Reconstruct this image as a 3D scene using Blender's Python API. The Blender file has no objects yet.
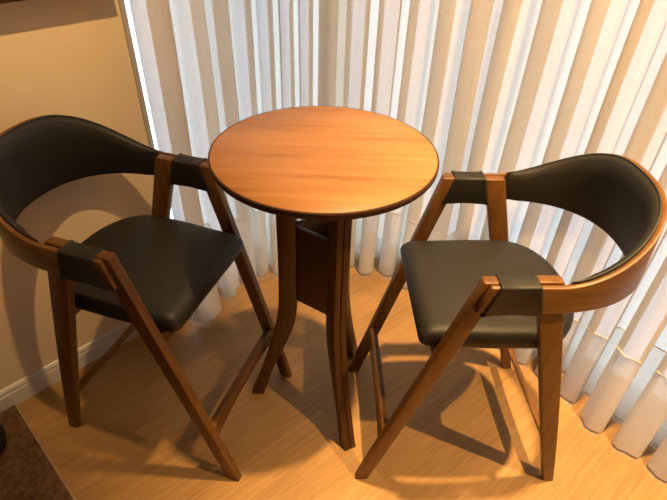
import bpy, bmesh, math, random
from mathutils import Vector, Matrix
random.seed(7)
PI = math.pi
scene = bpy.context.scene
COL = scene.collection

# ------------------------------------------------------------------ materials
def new_mat(name):
    m = bpy.data.materials.new(name); m.use_nodes = True
    nt = m.node_tree; nt.nodes.clear()
    out = nt.nodes.new('ShaderNodeOutputMaterial')
    return m, nt, out

def node(nt, typ, **kw):
    n = nt.nodes.new(typ)
    for k, v in kw.items():
        if k in n.inputs: n.inputs[k].default_value = v
        else: setattr(n, k, v)
    return n

def ramp(nt, stops):
    r = nt.nodes.new('ShaderNodeValToRGB')
    e = r.color_ramp.elements
    e[0].position, e[0].color = stops[0][0], (*stops[0][1], 1)
    e[1].position, e[1].color = stops[-1][0], (*stops[-1][1], 1)
    for p, c in stops[1:-1]:
        x = e.new(p); x.color = (*c, 1)
    return r

def principled(nt, out, rough=.5, spec=.5, color=None):
    b = nt.nodes.new('ShaderNodeBsdfPrincipled')
    b.inputs['Roughness'].default_value = rough
    b.inputs['Specular IOR Level'].default_value = spec
    if color: b.inputs['Base Color'].default_value = (*color, 1)
    nt.links.new(b.outputs[0], out.inputs[0])
    return b

def wood(name, stops, scale=(3, 60, 60), rough=.38, coord='Object', rot=(0, 0, 0), bump=.08, spec=.45, nscale=1.0, coat=0.0):
    m, nt, out = new_mat(name)
    b = principled(nt, out, rough, spec)
    b.inputs['Coat Weight'].default_value = coat
    b.inputs['Coat Roughness'].default_value = .25
    tc = node(nt, 'ShaderNodeTexCoord')
    mp = node(nt, 'ShaderNodeMapping'); mp.inputs['Scale'].default_value = scale; mp.inputs['Rotation'].default_value = rot
    nt.links.new(tc.outputs[coord], mp.inputs[0])
    n1 = node(nt, 'ShaderNodeTexNoise', Scale=nscale, Detail=6.0, Roughness=.6, Distortion=.4)
    nt.links.new(mp.outputs[0], n1.inputs['Vector'])
    r = ramp(nt, stops); nt.links.new(n1.outputs[0], r.inputs[0])
    nt.links.new(r.outputs[0], b.inputs['Base Color'])
    bp = node(nt, 'ShaderNodeBump', Strength=bump, Distance=.002)
    nt.links.new(n1.outputs[0], bp.inputs['Height']); nt.links.new(bp.outputs[0], b.inputs['Normal'])
    return m

CH_STOPS = [(.25, (.088, .035, .007)), (.5, (.136, .058, .012)), (.75, (.19, .085, .018))]
M_leg = wood('walnut_vertical', CH_STOPS, scale=(45, 45, 3))
M_bent = wood('walnut_bent', CH_STOPS, scale=(6, 6, 55))
M_cross = wood('walnut_cross', CH_STOPS, scale=(45, 3, 45))
M_tleg = wood('table_leg_wood', [(.25, (.05, .020, .007)), (.5, (.088, .036, .012)), (.75, (.135, .058, .019))], scale=(50, 50, 2.5))
M_tpanel = wood('table_panel_wood', [(.25, (.05, .020, .008)), (.75, (.10, .04, .014))], scale=(3, 3, 50))
M_tinner_lit = wood('panel_inside_lit', [(.3, (.30, .21, .15)), (.7, (.40, .29, .21))], scale=(3, 3, 50))  # paler copy of the panel wood, standing in for bounced light
M_tedge = wood('table_edge_wood', [(.3, (.05, .02, .009)), (.7, (.085, .036, .014))], scale=(6, 6, 60), rough=.6, spec=.25)
M_ttop = wood('table_veneer', [(.28, (.27, .105, .028)), (.45, (.42, .182, .050)), (.6, (.47, .215, .064)), (.8, (.52, .25, .08))],
              scale=(2.2, 34, 10), rough=.45, nscale=1.1, bump=.03, spec=.5)

def leather(name, color, rough):
    m, nt, out = new_mat(name)
    b = principled(nt, out, rough, .45, color)
    tc = node(nt, 'ShaderNodeTexCoord')
    v = node(nt, 'ShaderNodeTexVoronoi', Scale=420.0)
    n = node(nt, 'ShaderNodeTexNoise', Scale=14.0, Detail=3.0)
    nt.links.new(tc.outputs['Object'], v.inputs['Vector']); nt.links.new(tc.outputs['Object'], n.inputs['Vector'])
    b1 = node(nt, 'ShaderNodeBump', Strength=.10, Distance=.0006); nt.links.new(v.outputs['Distance'], b1.inputs['Height'])
    b2 = node(nt, 'ShaderNodeBump', Strength=.18, Distance=.006); nt.links.new(n.outputs[0], b2.inputs['Height'])
    nt.links.new(b1.outputs[0], b2.inputs['Normal']); nt.links.new(b2.outputs[0], b.inputs['Normal'])
    return m
M_leather = leather('black_leather', (.0135, .0125, .0105), .55)
M_piping = leather('black_piping', (.014, .013, .012), .5)
M_black = leather('black_lacquer', (.012, .012, .012), .4)

def plaster(name, color, bump=.05, rough=.75):
    m, nt, out = new_mat(name)
    b = principled(nt, out, rough, .25, color)
    tc = node(nt, 'ShaderNodeTexCoord')
    n = node(nt, 'ShaderNodeTexNoise', Scale=180.0, Detail=4.0)
    nt.links.new(tc.outputs['Object'], n.inputs['Vector'])
    bp = node(nt, 'ShaderNodeBump', Strength=bump, Distance=.002)
    nt.links.new(n.outputs[0], bp.inputs['Height']); nt.links.new(bp.outputs[0], b.inputs['Normal'])
    return m
M_wall = plaster('cream_wall_paint', (.82, .67, .46))
M_wallb = plaster('brown_wall_paint', (.22, .15, .10))  # for the walls out of view, darkened to cut bounced light
M_white = plaster('white_gloss_paint', (.72, .69, .64), .01, .32)
M_ceil = plaster('ceiling_paint', (.80, .77, .72))
M_jamb = plaster('window_frame_paint', (.42, .38, .34), .01, .4)
M_frame = wood('dark_frame_wood', [(.3, (.018, .010, .007)), (.7, (.045, .024, .015))], scale=(4, 4, 40))
M_canvas = plaster('picture_canvas', (.16, .13, .09), .2)
M_slab = plaster('balcony_concrete', (.6, .6, .58), .2)

# floor : diagonal laminate planks
GR = math.radians(41)
def floor_mat():
    m, nt, out = new_mat('oak_laminate')
    b = principled(nt, out, .36, .42)
    tc = node(nt, 'ShaderNodeTexCoord')
    mp = node(nt, 'ShaderNodeMapping'); mp.inputs['Rotation'].default_value = (0, 0, -GR)
    nt.links.new(tc.outputs['Object'], mp.inputs[0])
    br = node(nt, 'ShaderNodeTexBrick', Scale=1.0)
    br.offset = .37; br.inputs['Color1'].default_value = (.34, .34, .34, 1); br.inputs['Color2'].default_value = (.66, .66, .66, 1)
    br.inputs['Mortar'].default_value = (.2, .2, .2, 1)
    br.inputs['Mortar Size'].default_value = .0007; br.inputs['Mortar Smooth'].default_value = .4
    br.inputs['Brick Width'].default_value = 1.15; br.inputs['Row Height'].default_value = .125
    nt.links.new(mp.outputs[0], br.inputs['Vector'])
    mp2 = node(nt, 'ShaderNodeMapping'); mp2.inputs['Scale'].default_value = (4.5, 75, 1)
    nt.links.new(mp.outputs[0], mp2.inputs[0])
    # shift the grain from plank to plank
    mix = node(nt, 'ShaderNodeMixRGB', blend_type='ADD'); mix.inputs[0].default_value = 1
    sc = node(nt, 'ShaderNodeMixRGB', blend_type='MULTIPLY'); sc.inputs[0].default_value = 1; sc.inputs[2].default_value = (17, 31, 9, 1)
    nt.links.new(br.outputs['Color'], sc.inputs[1])
    nt.links.new(mp2.outputs[0], mix.inputs[1]); nt.links.new(sc.outputs[0], mix.inputs[2])
    n = node(nt, 'ShaderNodeTexNoise', Scale=1.0, Detail=7.0, Roughness=.62, Distortion=.7)
    nt.links.new(mix.outputs[0], n.inputs['Vector'])
    r = ramp(nt, [(.25, (.30, .162, .060)), (.45, (.39, .222, .086)), (.6, (.435, .255, .100)), (.8, (.50, .305, .126))])
    nt.links.new(n.outputs[0], r.inputs[0])
    tone = ramp(nt, [(.2, (.74, .72, .70)), (.33, (.86, .85, .84)), (.67, (1.10, 1.09, 1.08))])
    nt.links.new(br.outputs['Color'], tone.inputs[0])
    mul = node(nt, 'ShaderNodeMixRGB', blend_type='MULTIPLY'); mul.inputs[0].default_value = 1
    nt.links.new(r.outputs[0], mul.inputs[1]); nt.links.new(tone.outputs[0], mul.inputs[2])
    nt.links.new(mul.outputs[0], b.inputs['Base Color'])
    bp = node(nt, 'ShaderNodeBump', Strength=.12, Distance=.001)
    nt.links.new(n.outputs[0], bp.inputs['Height']); nt.links.new(bp.outputs[0], b.inputs['Normal'])
    return m
M_floor = floor_mat()

def fabric(name, color, trans, sheer):
    m, nt, out = new_mat(name)
    tc = node(nt, 'ShaderNodeTexCoord')
    w1 = node(nt, 'ShaderNodeTexNoise', Scale=1.0, Detail=3.0)
    mp = node(nt, 'ShaderNodeMapping'); mp.inputs['Scale'].default_value = (60, 60, 420)
    nt.links.new(tc.outputs['Object'], mp.inputs[0]); nt.links.new(mp.outputs[0], w1.inputs['Vector'])
    r = ramp(nt, [(.3, tuple(c * .9 for c in color)), (.7, color)])
    nt.links.new(w1.outputs[0], r.inputs[0])
    bp = node(nt, 'ShaderNodeBump', Strength=.25, Distance=.001); nt.links.new(w1.outputs[0], bp.inputs['Height'])
    d = node(nt, 'ShaderNodeBsdfDiffuse'); t = node(nt, 'ShaderNodeBsdfTranslucent'); s = node(nt, 'ShaderNodeBsdfTransparent')
    for x in (d, t):
        nt.links.new(r.outputs[0], x.inputs['Color']); nt.links.new(bp.outputs[0], x.inputs['Normal'])
    a = node(nt, 'ShaderNodeMixShader'); a.inputs[0].default_value = trans
    nt.links.new(d.outputs[0], a.inputs[1]); nt.links.new(t.outputs[0], a.inputs[2])
    c = node(nt, 'ShaderNodeMixShader'); c.inputs[0].default_value = sheer
    nt.links.new(a.outputs[0], c.inputs[1]); nt.links.new(s.outputs[0], c.inputs[2])
    nt.links.new(c.outputs[0], out.inputs[0])
    return m
M_curtain = fabric('sheer_linen', (.82, .72, .59), .33, .14)
M_hem = fabric('linen_hem', (.86, .79, .68), .34, .05)

def glass_mat():
    m, nt, out = new_mat('window_glass')
    t = node(nt, 'ShaderNodeBsdfTransparent'); t.inputs[0].default_value = (.94, .97, .97, 1)
    g = node(nt, 'ShaderNodeBsdfGlossy'); g.inputs['Roughness'].default_value = .02
    f = node(nt, 'ShaderNodeFresnel', IOR=1.3)
    mx = node(nt, 'ShaderNodeMixShader')
    nt.links.new(f.outputs[0], mx.inputs[0]); nt.links.new(t.outputs[0], mx.inputs[1]); nt.links.new(g.outputs[0], mx.inputs[2])
    nt.links.new(mx.outputs[0], out.inputs[0])
    return m
M_glass = glass_mat()

def rug_mat(name, c0, c1):
    m, nt, out = new_mat(name)
    b = principled(nt, out, .9, .15)
    tc = node(nt, 'ShaderNodeTexCoord')
    n = node(nt, 'ShaderNodeTexNoise', Scale=55.0, Detail=5.0)
    nt.links.new(tc.outputs['Object'], n.inputs['Vector'])
    r = ramp(nt, [(.3, c0), (.7, c1)]); nt.links.new(n.outputs[0], r.inputs[0]); nt.links.new(r.outputs[0], b.inputs['Base Color'])
    return m
M_rug = rug_mat('brown_pile', (.085, .048, .025), (.20, .115, .06))
M_rugedge = rug_mat('pale_binding', (.34, .24, .16), (.46, .34, .23))

# ------------------------------------------------------------------ helpers
def link(name, bm, mat, parent=None, smooth=True, bevel=0, sub=0, seg=2):
    me = bpy.data.meshes.new(name)
    bmesh.ops.recalc_face_normals(bm, faces=bm.faces[:])
    bm.to_mesh(me); bm.free()
    if smooth:
        for p in me.polygons: p.use_smooth = True
    me.materials.append(mat)
    o = bpy.data.objects.new(name, me); COL.objects.link(o)
    if parent: o.parent = parent
    if sub:
        s = o.modifiers.new('sub', 'SUBSURF'); s.levels = sub; s.render_levels = sub
    if bevel:
        b = o.modifiers.new('bevel', 'BEVEL'); b.width = bevel; b.segments = seg; b.limit_method = 'ANGLE'; b.angle_limit = math.radians(35)
        b.harden_normals = False
    if smooth and not sub:
        try:
            with bpy.context.temp_override(object=o, active_object=o, selected_objects=[o]):
                bpy.ops.object.shade_smooth_by_angle(angle=math.radians(38))
        except Exception: pass
    return o

def empty(name, loc, rz=0):
    o = bpy.data.objects.new(name, None); COL.objects.link(o)
    o.location = loc; o.rotation_euler = (0, 0, rz); o.empty_display_size = .1
    return o

def tag(o, label, cat, group=None, kind=None):
    o['label'] = label; o['category'] = cat
    if group: o['group'] = group
    if kind: o['kind'] = kind
    return o

def hexa(bm, bot, top):
    """bot / top: four points each, same winding"""
    v = [bm.verts.new(p) for p in bot] + [bm.verts.new(p) for p in top]
    bm.faces.new([v[3], v[2], v[1], v[0]]); bm.faces.new(v[4:])
    for i in range(4):
        j = (i + 1) % 4
        bm.faces.new([v[i], v[j], v[4 + j], v[4 + i]])

def box(bm, x0, x1, y0, y1, z0, z1, M=None):
    P = [(x0, y0), (x1, y0), (x1, y1), (x0, y1)]
    b = [Vector((x, y, z0)) for x, y in P]; t = [Vector((x, y, z1)) for x, y in P]
    if M: b = [M @ p for p in b]; t = [M @ p for p in t]
    hexa(bm, b, t)

def loft(bm, rings, closed=False, cap=True):
    R = [[bm.verts.new(p) for p in r] for r in rings]
    n = len(R[0]); L = len(R)
    for i in range(L if closed else L - 1):
        a, b = R[i], R[(i + 1) % L]
        for k in range(n):
            bm.faces.new([a[k], a[(k + 1) % n], b[(k + 1) % n], b[k]])
    if cap and not closed:
        bm.faces.new(R[0][::-1]); bm.faces.new(R[-1])

def tube(bm, pts, r, n=8):
    rings = []
    for i, p in enumerate(pts):
        p = Vector(p)
        d = (Vector(pts[min(i + 1, len(pts) - 1)]) - Vector(pts[max(i - 1, 0)])).normalized()
        a = d.cross(Vector((0, 0, 1)))
        if a.length < 1e-4: a = Vector((1, 0, 0))
        a.normalize(); b = d.cross(a)
        rings.append([p + a * (r * math.cos(2 * PI * k / n)) + b * (r * math.sin(2 * PI * k / n)) for k in range(n)])
    loft(bm, rings)

# ------------------------------------------------------------------ room
U = Vector((.682, .731, 0)).normalized()          # along the left wall, away from the camera
V = Vector((U.y, -U.x, 0))                        # into the room
W0 = Vector((-.6667, 1.6559, 0))                    # where the left wall ends and the window begins
RM = Matrix(((U.x, V.x, 0, W0.x), (U.y, V.y, 0, W0.y), (0, 0, 1, 0), (0, 0, 0, 1)))   # room frame: x along U, y along V
H = 4.3
u_end, v_end = -4.2, 4.2
# window wall position along U (from a point measured on the curtain line)
uw = (Vector((.80, 1.55, 0)) - W0).dot(U)

def struct(name, boxes, mat, bevel=0):
    bm = bmesh.new()
    for b in boxes: box(bm, *b, M=RM)
    o = link(name, bm, mat, smooth=False, bevel=bevel); o['kind'] = 'structure'
    return o
struct('floor', [(u_end - .1, uw + .12, -.12, v_end + .1, -.1, 0)], M_floor)
struct('ceiling', [(u_end - .1, uw + .12, -.12, v_end + .1, H, H + .1)], M_ceil)
struct('wall_left', [(u_end, 0, -.12, 0, 0, H)], M_wall)
struct('wall_back', [(u_end - .12, u_end, -.12, v_end + .12, 0, H)], M_wallb)
struct('wall_right', [(u_end, uw + .12, v_end, v_end + .12, 0, H)], M_wallb)
# baseboard: tall skirting with a stepped cap, closed against the wall end
bm = bmesh.new()
prof = [(0, 0), (.013, 0), (.013, .062), (.010, .068), (.010, .080), (.005, .090), (0, .093)]
loft(bm, [[RM @ Vector((u, y, z)) for y, z in prof] for u in (u_end, -.045)])
o = link('baseboard_left', bm, M_white, smooth=False); o['kind'] = 'structure'

def window(name, M, length, mull, stile=.05):
    """frame in the local x-z plane from x=0..length, y is the depth"""
    fr = bmesh.new()
    for x0, x1 in [(0, stile), (length - .05, length)] + [(m - .025, m + .025) for m in mull]:
        box(fr, x0, x1, -.07, -.02, .05, H - .12, M)
    box(fr, 0, length, -.07, -.02, 0, .05, M); box(fr, 0, length, -.07, -.02, H - .12, H, M)
    f = link(name, fr, M_jamb, smooth=False, bevel=.003); f['kind'] = 'structure'
    g = bmesh.new(); box(g, stile, length - .05, -.047, -.043, .05, H - .12, M)
    p = link('pane', g, M_glass, f, smooth=False)
    return f
Mw1 = RM @ Matrix.Translation((.0, -.02, 0))
window('window_1', Mw1, uw + .05, [], .028)
Mw2 = RM @ Matrix.Translation((uw, 0, 0)) @ Matrix(((0, -1, 0, 0), (1, 0, 0, 0), (0, 0, 1, 0), (0, 0, 0, 1)))
window('window_2', Mw2, v_end, [1.3, 2.6])
# casing where wall and window meet
struct('trim_1', [(-.012, .0, -.1, .006, 0, H)], M_jamb, .002)

# ------------------------------------------------------------------ curtain
BASE = [(-.655, 1.60), (-.57, 1.71), (-.46, 1.86), (-.34, 1.96), (-.15, 2.02), (.05, 2.04), (.25, 2.01), (.42, 1.90), (.56, 1.72),
        (.71, 1.53), (.88, 1.335), (1.06, 1.14), (1.25, .95), (1.5, .72), (1.9, .35)]
CREST = [-.075, .067, .251, .342, .457, .538, .621, .692, .773, .894, 1.017, 1.136, 1.269, 1.413, 1.519, 1.662, 1.809, 1.912, 2.02, 2.135, 2.235,
         2.376, 2.495, 2.62, 2.75, 2.87, 3.0, 3.12, 3.25, 3.36]
def catmull(P, n=24):
    P = [Vector(p) for p in P]
    P = [P[0] * 2 - P[1]] + P + [P[-1] * 2 - P[-2]]
    out = []
    for i in range(1, len(P) - 2):
        a, b, c, d = P[i - 1:i + 3]
        for k in range(n):
            t = k / n
            out.append(.5 * ((2 * b) + (c - a) * t + (2 * a - 5 * b + 4 * c - d) * t * t + (3 * b - a - 3 * c + d) * t ** 3))
    out.append(P[-2])
    return out
PATH = catmull(BASE)
ARC = [0]
for a, b in zip(PATH, PATH[1:]): ARC.append(ARC[-1] + (b - a).length)
def path_at(s):
    s = max(0, min(ARC[-1] - 1e-6, s))
    import bisect
    i = max(0, bisect.bisect_right(ARC, s) - 1); i = min(i, len(PATH) - 2)
    t = (s - ARC[i]) / (ARC[i + 1] - ARC[i])
    p = PATH[i].lerp(PATH[i + 1], t)
    d = (PATH[min(i + 3, len(PATH) - 1)] - PATH[max(i - 2, 0)]).normalized()
    return p, d, Vector((d.y, -d.x))
rnd = random.Random(3)
AMP = [rnd.uniform(.85, 1.15) for _ in CREST]
LOW = [rnd.uniform(-.022, .042) for _ in CREST]        # each fold's own stray near the floor
for k in (14, 15, 16, 17, 18, 19): LOW[k] = -.022           # kept clear of the chair behind which they hang
for k in (15, 16, 17, 18): AMP[k] = .85
LOWS = [rnd.uniform(-.012, .012) for _ in CREST]
HEMZ = [rnd.uniform(.004, .012) for _ in CREST]
def curtain_cols():
    cols = []
    N = 18
    for i in range(len(CREST) - 1):
        a, b = CREST[i], CREST[i + 1]
        for k in range(N):
            if i == 0 and k < 14: continue
            cols.append((a, b, i, k / N))
    return cols
COLS = curtain_cols()
OM = .18                                              # how far each fold bulges over its own throat
def cpoint(col, z):
    a, b, i, t = col
    ph = 2 * PI * t
    sp = b - a
    h = max(0, 1 - z / .75) ** 1.6
    A = min(.060, .45 * sp) * (AMP[i] * (1 - t) + AMP[i + 1] * t)
    w = .5 + .5 * math.cos(ph)                         # 1 on a crest
    c = math.cos(ph)
    c = c * (1.25 - .25 * c * c)                       # fuller, rounder tops
    off = .012 + A * c * (1 + .15 * h)
    lo = (LOW[i] * (1 - t) + LOW[i + 1] * t); ls = (LOWS[i] * (1 - t) + LOWS[i + 1] * t)
    off += lo * h + .004 * math.sin(5 * z + i * 1.7)
    s = a + sp * t + OM * sp * math.sin(2 * ph) + .05 * sp * math.sin(ph)
    s += ls * h
    p, d, n = path_at(s)
    q = p + n * off
    return Vector((q.x, q.y, z))
def sheet(zs, name, mat, parent, inset=0):
    bm = bmesh.new()
    g = [[bm.verts.new(cpoint(c, z)) for c in COLS] for z in zs]
    for r0, r1 in zip(g, g[1:]):
        for k in range(len(COLS) - 1):
            bm.faces.new([r0[k], r0[k + 1], r1[k + 1], r1[k]])
    return link(name, bm, mat, parent)
HEM = .38
cur = empty('curtain', (.25, 1.98, 0))
tag(cur, 'floor-length pleated white sheer curtain glowing with daylight around the corner window', 'curtain')
Mi = Matrix.Translation((-.25, -1.98, 0))
zs = [HEM + (H - .06 - HEM) * (k / 22) ** 1.2 for k in range(23)]
body = sheet(zs, 'drape', M_curtain, cur)
hem = sheet([.012, .03, .06, .1, .14, .2, .26, .32, HEM], 'hem', M_hem, cur)
# stitched line on top of the hem
bm = bmesh.new()
def npt(c):
    q = cpoint(c, HEM); n = path_at(c[0] + (c[1] - c[0]) * c[3])[2]
    return q + Vector((n.x, n.y, 0)) * .0025
tube(bm, [npt(c) for c in COLS[::2]], .0026, 5)
st = link('hem_stitching', bm, M_hem, cur)
for o in (body, hem, st):
    for v in o.data.vertices: v.co = Mi @ v.co
# ------------------------------------------------------------------ bar chair (local: +x is the front)
AH = .893
def leg_bm(s, front):
    bm = bmesh.new()
    yb, yt = (.224, .236) if front else (.237, .232)
    th = .0285
    if front: xb, xt = (.303, .345), (.050, .099)
    else: xb, xt = (-.328, -.293), (-.088, -.026)
    rings = []
    for k in range(9):
        t = k / 8
        x0 = xb[0] + (xt[0] - xb[0]) * t; x1 = xb[1] + (xt[1] - xb[1]) * t
        if not front:
            bow = .006 * math.sin(PI * t); x0 -= bow
        y = s * (yb + (yt - yb) * t); h = th * (.5 if t > .15 else .42 + .08 * t / .15)
        z = AH * t
        rings.append([Vector((x0, y - h, z)), Vector((x1, y - h, z)), Vector((x1, y + h, z)), Vector((x0, y + h, z))])
    loft(bm, rings)
    return bm

def superU(xs, bx, w, n, t):
    c, s = math.cos(t), math.sin(t)
    return (xs - (xs - bx) * abs(s) ** (2 / n), w * (1 if c >= 0 else -1) * abs(c) ** (2 / n))

X0 = -.079
def band_cols():
    """columns round the back: (kind, param) from the +y arm end to the -y arm end"""
    cols = [('a', 1, k / 6) for k in range(6)]
    n = 44
    # even spacing by arc
    raw = [superU(X0, -.36, .26, 2.45, PI * k / 2000) for k in range(2001)]
    L = [0]
    for p, q in zip(raw, raw[1:]): L.append(L[-1] + math.hypot(q[0] - p[0], q[1] - p[1]))
    j = 0
    for k in range(n + 1):
        target = L[-1] * k / n
        while j < 2000 and L[j] < target: j += 1
        cols.append(('u', 0, PI * j / 2000))
    cols += [('a', -1, 1 - (k + 1) / 6) for k in range(6)]
    return cols
BC = band_cols()
def sect(col, inner):
    """bottom and top point of the band at a column, `inner` metres inside the outer skin"""
    kind, sd, t = col
    zb, zt0 = .811, AH
    if kind == 'a':
        out = []
        for z in (zb, zt0):
            xe = .086 + .28 * (AH - z)
            x = xe + (X0 - xe) * t
            w = .2655 if z == zb else .2655
            out.append(Vector((x, sd * (w - inner), z)))
        return out
    xb_, yb_ = superU(X0, -.384 + inner, .2655 - inner, 2.25, t)
    xt_, yt_ = superU(X0, -.352 + inner, .2655 - inner, 2.6, t)
    f = max(0, min(1, (X0 - xt_) / (X0 + .352)))
    zt = AH + (1.049 - AH) * f ** 1.75
    zb = .811 + .009 * f
    return [Vector((xb_, yb_, zb)), Vector((xt_, yt_, zt))]

def make_chair(label):
    root = empty('bar_chair', (0, 0, 0))
    tag(root, label, 'bar stool')
    # legs
    for s in (1, -1):
        for fr in (True, False):
            link('leg', leg_bm(s, fr), M_leg, root, bevel=.004, seg=3)
    # curved back band
    bm = bmesh.new(); rings = []
    for c in BC:
        o = sect(c, 0); i = sect(c, .0125)
        o[1].z -= .003; 
        rings.append([o[0], o[0].lerp(o[1], .5), o[1], i[1], i[0].lerp(i[1], .5), i[0]])
    loft(bm, rings)
    back = link('backrest', bm, M_bent, root, bevel=.003, seg=2)
    # leather pad inside the band
    bm = bmesh.new(); rings = []
    pc = [c for c in BC if c[0] == 'u' and sect(c, .0155)[0].x < -.090]
    tops = []
    for q, c in enumerate(pc):
        e = min(1, min(q, len(pc) - 1 - q) / 3)
        a = sect(c, .0128); b = sect(c, .0128 + .004 + .011 * e)
        m = sect(c, .0128 + .006 + .014 * e)
        d = Vector((0, 0, 1))
        fz = max(0, min(1, (-.090 - a[1].x) / .22)); up = d * (.0085 * fz)
        a[1] += up; b[1] += up; m[1] += up
        rings.append([a[0] - d * .003, a[1] - d * .001, a[1].lerp(b[1], .35) + d * .002, b[1] - d * .004, a[0].lerp(a[1], .75) + (m[0] - a[0]) * .5 + (m[1] - a[1]) * .5,
                      m[0].lerp(m[1], .5), a[0].lerp(a[1], .2) + (m[0] - a[0]) , b[0] + d * .004, b[0] - d * .003])
        tops.append(a[1].lerp(b[1], .15) + d * .0015)
    loft(bm, rings)
    pad = link('back_pad', bm, M_leather, root)
    bm = bmesh.new(); tube(bm, tops, .0026, 6)
    pp = link('piping', bm, M_piping, pad)
    # leather sleeves round the arms
    for s in (1, -1):
        bm = bmesh.new(); rings = []
        for k, t in enumerate((0, .0, .04, .09, .5, .91, .96, 1, 1)):
            g = (.0005, .0032, .0042, .0022, .0016, .0022, .0042, .0032, .0005)[k]
            y0, y1 = .2205 - g, .2665 + g
            zt, zb = AH + g, .802 - g * .5
            rr = .007
            ring = []
            for (cy, cz, a0) in ((y1 - rr, zt - rr, 0), (y0 + rr, zt - rr, PI / 2), (y0 + rr, zb + rr, PI), (y1 - rr, zb + rr, 1.5 * PI)):
                for j in range(4):
                    a = a0 + j * PI / 6
                    y, z = cy + rr * math.cos(a), cz + rr * math.sin(a)
                    sag = .0045 * math.sin(PI * t) if z < .84 else 0
                    xf = .066 + .288 * (AH - z); xr = -.029 - .270 * (AH - z)
                    ring.append(Vector((xf + (xr - xf) * t, s * y, z + sag)))
            rings.append(ring)
        loft(bm, rings)
        link('armrest_sleeve', bm, M_leather, root)
    # seat cushion
    def outline(inset, xfront):
        pts = []
        w = .213 - inset
        for k in range(5):                                # rounded front corner, +y
            a = k / 4 * PI / 2
            r = .022
            pts.append((xfront - r + r * math.cos(PI / 2 * (1 - 1) + a) if False else xfront - r + r * math.cos(a), (w - .008) - r + r * math.sin(a)))
        for k in range(1, 5): pts.append((xfront - .022 + (-.10 - xfront + .022) * k / 5, w - .008 + .008 * min(1, k / 3)))
        for k in range(21):
            x, y = superU(-.10, -.256 + inset, w, 2.25, PI * k / 20)
            pts.append((x, y))
        for k in range(4, 0, -1): pts.append((xfront - .022 + (-.10 - xfront + .022) * k / 5, -(w - .008 + .008 * min(1, k / 3))))
        for k in range(4, -1, -1):
            a = k / 4 * PI / 2; r = .022
            pts.append((xfront - r + r * math.cos(a), -((w - .008) - r + r * math.sin(a))))
        return pts
    bm = bmesh.new(); rings = []
    for ins, xf, z in ((.016, .182, .606), (.006, .196, .608), (.0, .206, .618), (-.001, .209, .634), (.0, .205, .648), (.006, .193, .660), (.016, .176, .6665), (.034, .156, .669), (.08, .11, .671)):
        rings.append([Vector((x, y, z + .015)) for x, y in outline(ins, xf)])
    loft(bm, rings)
    link('seat_cushion', bm, M_leather, root)
    # rails that carry the seat
    for x in (.152, -.150):
        bm = bmesh.new(); box(bm, x - .013, x + .013, -.222, .222, .582, .6215)
        link('seat_rail', bm, M_cross, root, bevel=.003)
    # foot rail (front) and stretcher (rear): slim bars, hollowed underneath, thicker at the ends
    for nm, x, z, yw, hh in (('foot_rail', .268, .232, .2165, .046), ('stretcher', -.258, .195, .2225, .044)):
        bm = bmesh.new(); rings = []
        for k in range(17):
            t = k / 16; e = abs(2 * t - 1)
            h = hh * (.58 + .42 * e ** 2.2); y = -yw + 2 * yw * t
            xc = x + (-.004 if x > 0 else .006) * (1 - e * e)
            zt = z + hh / 2 - .004 * (1 - e * e)
            th = .011
            lean = .006 if x > 0 else -.006
            rings.append([Vector((xc - th + lean, y, zt - h)), Vector((xc + th + lean, y, zt - h)), Vector((xc + th - lean, y, zt)), Vector((xc - th - lean, y, zt))])
        loft(bm, rings)
        link(nm, bm, M_cross, root, bevel=.003)
    return root
def copy_tree(o, parent=None):
    c = o.copy(); COL.objects.link(c)
    if parent: c.parent = parent
    for ch in o.children: copy_tree(ch, c)
    return c
chA = make_chair('walnut bar chair with black leather seat left of the round table by the wall')
chB = copy_tree(chA)
chB['label'] = 'walnut bar chair with black leather seat right of the round table by the curtain'
for c, x, y, a in ((chA, -.5451, 1.1714, -.299), (chB, .4328, 1.1206, 3.1892)):
    c.location = (x, y, 0); c.rotation_euler = (0, 0, a); c['group'] = 'bar chairs at the round table'

# ------------------------------------------------------------------ bar table
TX, TY, TH = -.0336, 1.2100, 1.037
tab = empty('bar_table', (TX, TY, 0))
tag(tab, 'tall round bar table with orange-brown wood top on three flared dark legs', 'table')
bm = bmesh.new()
prof = [(.0, TH), (.15, TH), (.2965, TH), (.2985, TH - .0012)]
rings = [[Vector((r * math.cos(2 * PI * k / 128), r * math.sin(2 * PI * k / 128), z)) for k in range(128)] for r, z in
         ((.292, TH - .006), (.2955, TH - .0010), (.2945, TH), (.15, TH), (.02, TH))]
loft(bm, rings)
link('tabletop', bm, M_ttop, tab)
rings = [[Vector((r * math.cos(2 * PI * k / 128), r * math.sin(2 * PI * k / 128), z)) for k in range(128)] for r, z in
         ((.10, TH - .021), (.286, TH - .021), (.297, TH - .0195), (.2998, TH - .015), (.3002, TH - .004), (.2990, TH - .0008), (.2958, TH - .0002), (.2950, TH - .0030), (.15, TH - .005), (.1, TH - .006))]
bm = bmesh.new(); loft(bm, rings)
link('tabletop_edge', bm, M_tedge, tab)
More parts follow.
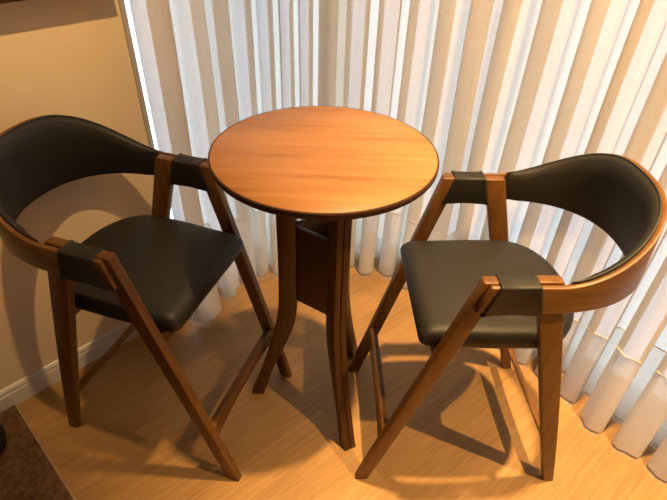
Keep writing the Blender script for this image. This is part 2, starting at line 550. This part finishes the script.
# legs: (radius outer, inner) profile
OUT = [(0, .262), (.034, .248), (.131, .217), (.277, .176), (.37, .156), (.44, .144), (.5, .138), (.66, .134), (1.0105, .134)]
INN = [(0, .214), (.034, .206), (.145, .176), (.247, .139), (.35, .101), (.40, .086), (.44, .081), (.50, .079), (1.0105, .076)]
def lerp_tab(T, z):
    for (z0, r0), (z1, r1) in zip(T, T[1:]):
        if z <= z1: return r0 + (r1 - r0) * (z - z0) / (z1 - z0)
    return T[-1][1]
def smooth_tab(T, z):
    return sum(lerp_tab(T, min(1.0105, max(0, z + d))) for d in (-.04, -.02, 0, .02, .04)) / 5 if .05 < z < .95 else lerp_tab(T, z)
LEGA = [math.radians(a) for a in (178.5, -63.0, 57.5)]
for a in LEGA:
    bm = bmesh.new()
    ca, sa = math.cos(a), math.sin(a)
    for off in (-.0115, .0115):                          # two laminations with a fine groove between them
        rings = []
        for k in range(31):
            z = 1.0105 * k / 30
            ro, ri = smooth_tab(OUT, z), smooth_tab(INN, z)
            ring = []
            for r, t in ((ri, off - .0103), (ro, off - .0103), (ro, off + .0103), (ri, off + .0103)):
                ring.append(Vector((r * ca - t * sa, r * sa + t * ca, z)))
            rings.append(ring)
        loft(bm, rings)
    rings = []
    for k in range(31):
        z = .002 + 1.0065 * k / 30
        ro, ri = smooth_tab(OUT, z) - .004, smooth_tab(INN, z) + .004
        rings.append([Vector((r * ca - t * sa, r * sa + t * ca, z)) for r, t in ((ri, -.003), (ro, -.003), (ro, .003), (ri, .003))])
    loft(bm, rings)
    link('leg', bm, M_tleg, tab, bevel=.0025)
for i in range(3):
    a, b = LEGA[i], LEGA[(i + 1) % 3]
    r = .094
    A = Vector((r * math.cos(a), r * math.sin(a), 0)); B = Vector((r * math.cos(b), r * math.sin(b), 0))
    d = (B - A).normalized(); n = Vector((-d.y, d.x, 0)) * .008
    A2, B2 = A + d * .012, B - d * .012
    bm = bmesh.new()
    hexa(bm, [p + Vector((0, 0, .505)) for p in (A2 - n, B2 - n, B2 + n, A2 + n)], [p + Vector((0, 0, .795)) for p in (A2 - n, B2 - n, B2 + n, A2 + n)])
    pn = link('side_panel', bm, M_tpanel, tab, bevel=.002)
    pn.data.materials.append(M_tinner_lit)
    for p in pn.data.polygons:                            # inner face paler, bounced light put into its colour
        if p.normal.dot(-(A + B).normalized()) > .9: p.material_index = 1

# ------------------------------------------------------------------ rug, round base, picture
ru1 = (Vector((-1.155, 1.107, 0)) - W0).dot(U)
RL, RW = 1.7, 1.8
rug = empty('rug', RM @ Vector((ru1, .02, 0)), math.atan2(U.y, U.x))
tag(rug, 'shaggy brown rug with a pale edge at the lower left corner', 'rug')
def loc_rug(u, v, z): return Vector((u, -v, z))      # local x along U, local y = -V
bm = bmesh.new()
n1, n2 = 70, 74
g = [[bm.verts.new(loc_rug(-RL * i / n1 - .008, RW * j / n2, .010 + .004 * rnd.random())) for j in range(n2 + 1)] for i in range(n1 + 1)]
for i in range(n1):
    for j in range(n2): bm.faces.new([g[i][j], g[i + 1][j], g[i + 1][j + 1], g[i][j + 1]])
bot = [[bm.verts.new(loc_rug(-RL * i - .008, RW * j, .001)) for j in (0, 1)] for i in (0, 1)]
bm.faces.new([bot[0][0], bot[0][1], bot[1][1], bot[1][0]])
bk = link('backing', bm, M_rug, rug)
bm = bmesh.new()
box(bm, -.010, 0, -RW, 0, .001, .009)
link('edge_binding', bm, M_rugedge, rug, bevel=.003)
bm = bmesh.new()
for k in range(15000):
    u = -.012 - abs(rnd.random()) * 1.0; v = rnd.random() * 1.1
    p = loc_rug(u, v, .010); a = rnd.random() * 2 * PI; L = rnd.uniform(.008, .019)
    d = Vector((math.cos(a), math.sin(a), 0)); t = Vector((-d.y, d.x, 0)) * .0011
    q = p + d * L * .6 + Vector((0, 0, L * .55))
    bm.faces.new([bm.verts.new(p - t), bm.verts.new(p + t), bm.verts.new(q)])
pl = link('pile', bm, M_rug, rug); pl['kind'] = 'stuff'

bc = Vector((-1.176, .912, .0305))
rb = empty('round_base', bc)
tag(rb, 'black round base of a furniture piece at the left edge, standing on the rug', 'furniture base')
bm = bmesh.new()
loft(bm, [[Vector((r * math.cos(2 * PI * k / 48), r * math.sin(2 * PI * k / 48), z)) for k in range(48)] for r, z in
          ((.07, .0), (.082, .006), (.088, .025), (.087, .045), (.080, .060), (.067, .068), (.03, .071))])
link('disc', bm, M_black, rb)
pf = empty('picture_frame', RM @ Vector((-.75, 0, 1.330)), math.atan2(U.y, U.x))
tag(pf, 'dark wooden picture frame hung on the cream wall at the upper left corner', 'picture')
fw = 1.15
bm = bmesh.new()
x0, x1 = -fw / 2 , fw / 2 + .13
for b in ((x0, x1, 0, .05), (x0, x1, .65, .70), (x0, x0 + .05, .05, .65), (x1 - .05, x1, .05, .65)):
    box(bm, b[0], b[1], -.058, -.002, b[2], b[3])
link('moulding', bm, M_frame, pf, smooth=False, bevel=.004)
bm = bmesh.new(); box(bm, x0 + .05, x1 - .05, -.02, -.003, .05, .65)
link('canvas', bm, M_canvas, pf, smooth=False)

# ------------------------------------------------------------------ light
def spot(name, loc, target, power, color, size, blend, radius):
    l = bpy.data.lights.new(name, 'SPOT'); l.energy = power; l.color = color
    l.spot_size = math.radians(size); l.spot_blend = blend; l.shadow_soft_size = radius
    o = bpy.data.objects.new(name, l); COL.objects.link(o); o.location = loc
    d = Vector(target) - Vector(loc); o.rotation_euler = d.to_track_quat('-Z', 'Y').to_euler()
    return o
WARM = (1.0, .62, .25)
spot('downlight', (1.25, .30, 2.68), (1.16, .42, 0), 370, WARM, 80, 1.0, .014)
spot('downlight.001', (.74, 1.04, 4.2), (.76, 1.02, 0), 1250, WARM, 46, 1.0, .06)

spot('wall_washer', RM @ Vector((-.42, .95, 2.72)), RM @ Vector((-.42, 0, 1.25)), 125, WARM, 60, 1.0, .02)  # added spot to light the left wall, placed to suit the frame's shadow
spot('curtain_wash_spot', (.0, .10, 2.95), (.72, 1.45, 1.70), 290, WARM, 60, 1.0, .04)  # added spot, no known lamp: warms the curtain folds from the room side

w = bpy.data.worlds.new('sky'); scene.world = w; w.use_nodes = True
nt = w.node_tree; nt.nodes.clear()
wo = nt.nodes.new('ShaderNodeOutputWorld'); bg = nt.nodes.new('ShaderNodeBackground')
bg.inputs[0].default_value = (.76, .90, 1.08, 1); bg.inputs[1].default_value = 3.1
nt.links.new(bg.outputs[0], wo.inputs[0])

# ------------------------------------------------------------------ camera
f, th, roll, Hc = 506.34, .6623, .0358, 1.6493
cd = bpy.data.cameras.new('camera'); cam = bpy.data.objects.new('camera', cd); COL.objects.link(cam)
cd.sensor_fit = 'HORIZONTAL'; cd.sensor_width = 36; cd.lens = f / 667 * 36
fwd = Vector((0, math.cos(th), -math.sin(th))); up = Vector((0, math.sin(th), math.cos(th))); rt = Vector((1, 0, 0))
r2 = rt * math.cos(roll) + up * math.sin(roll); u2 = up * math.cos(roll) - rt * math.sin(roll)
cam.matrix_world = Matrix(((r2.x, u2.x, -fwd.x, 0), (r2.y, u2.y, -fwd.y, 0), (r2.z, u2.z, -fwd.z, Hc), (0, 0, 0, 1)))
cd.clip_start = .02
scene.camera = cam
scene.view_settings.view_transform = 'Standard'; scene.view_settings.look = 'None'
scene.view_settings.gamma = 1; scene.view_settings.use_curve_mapping = False
scene.view_settings.exposure = 0.0
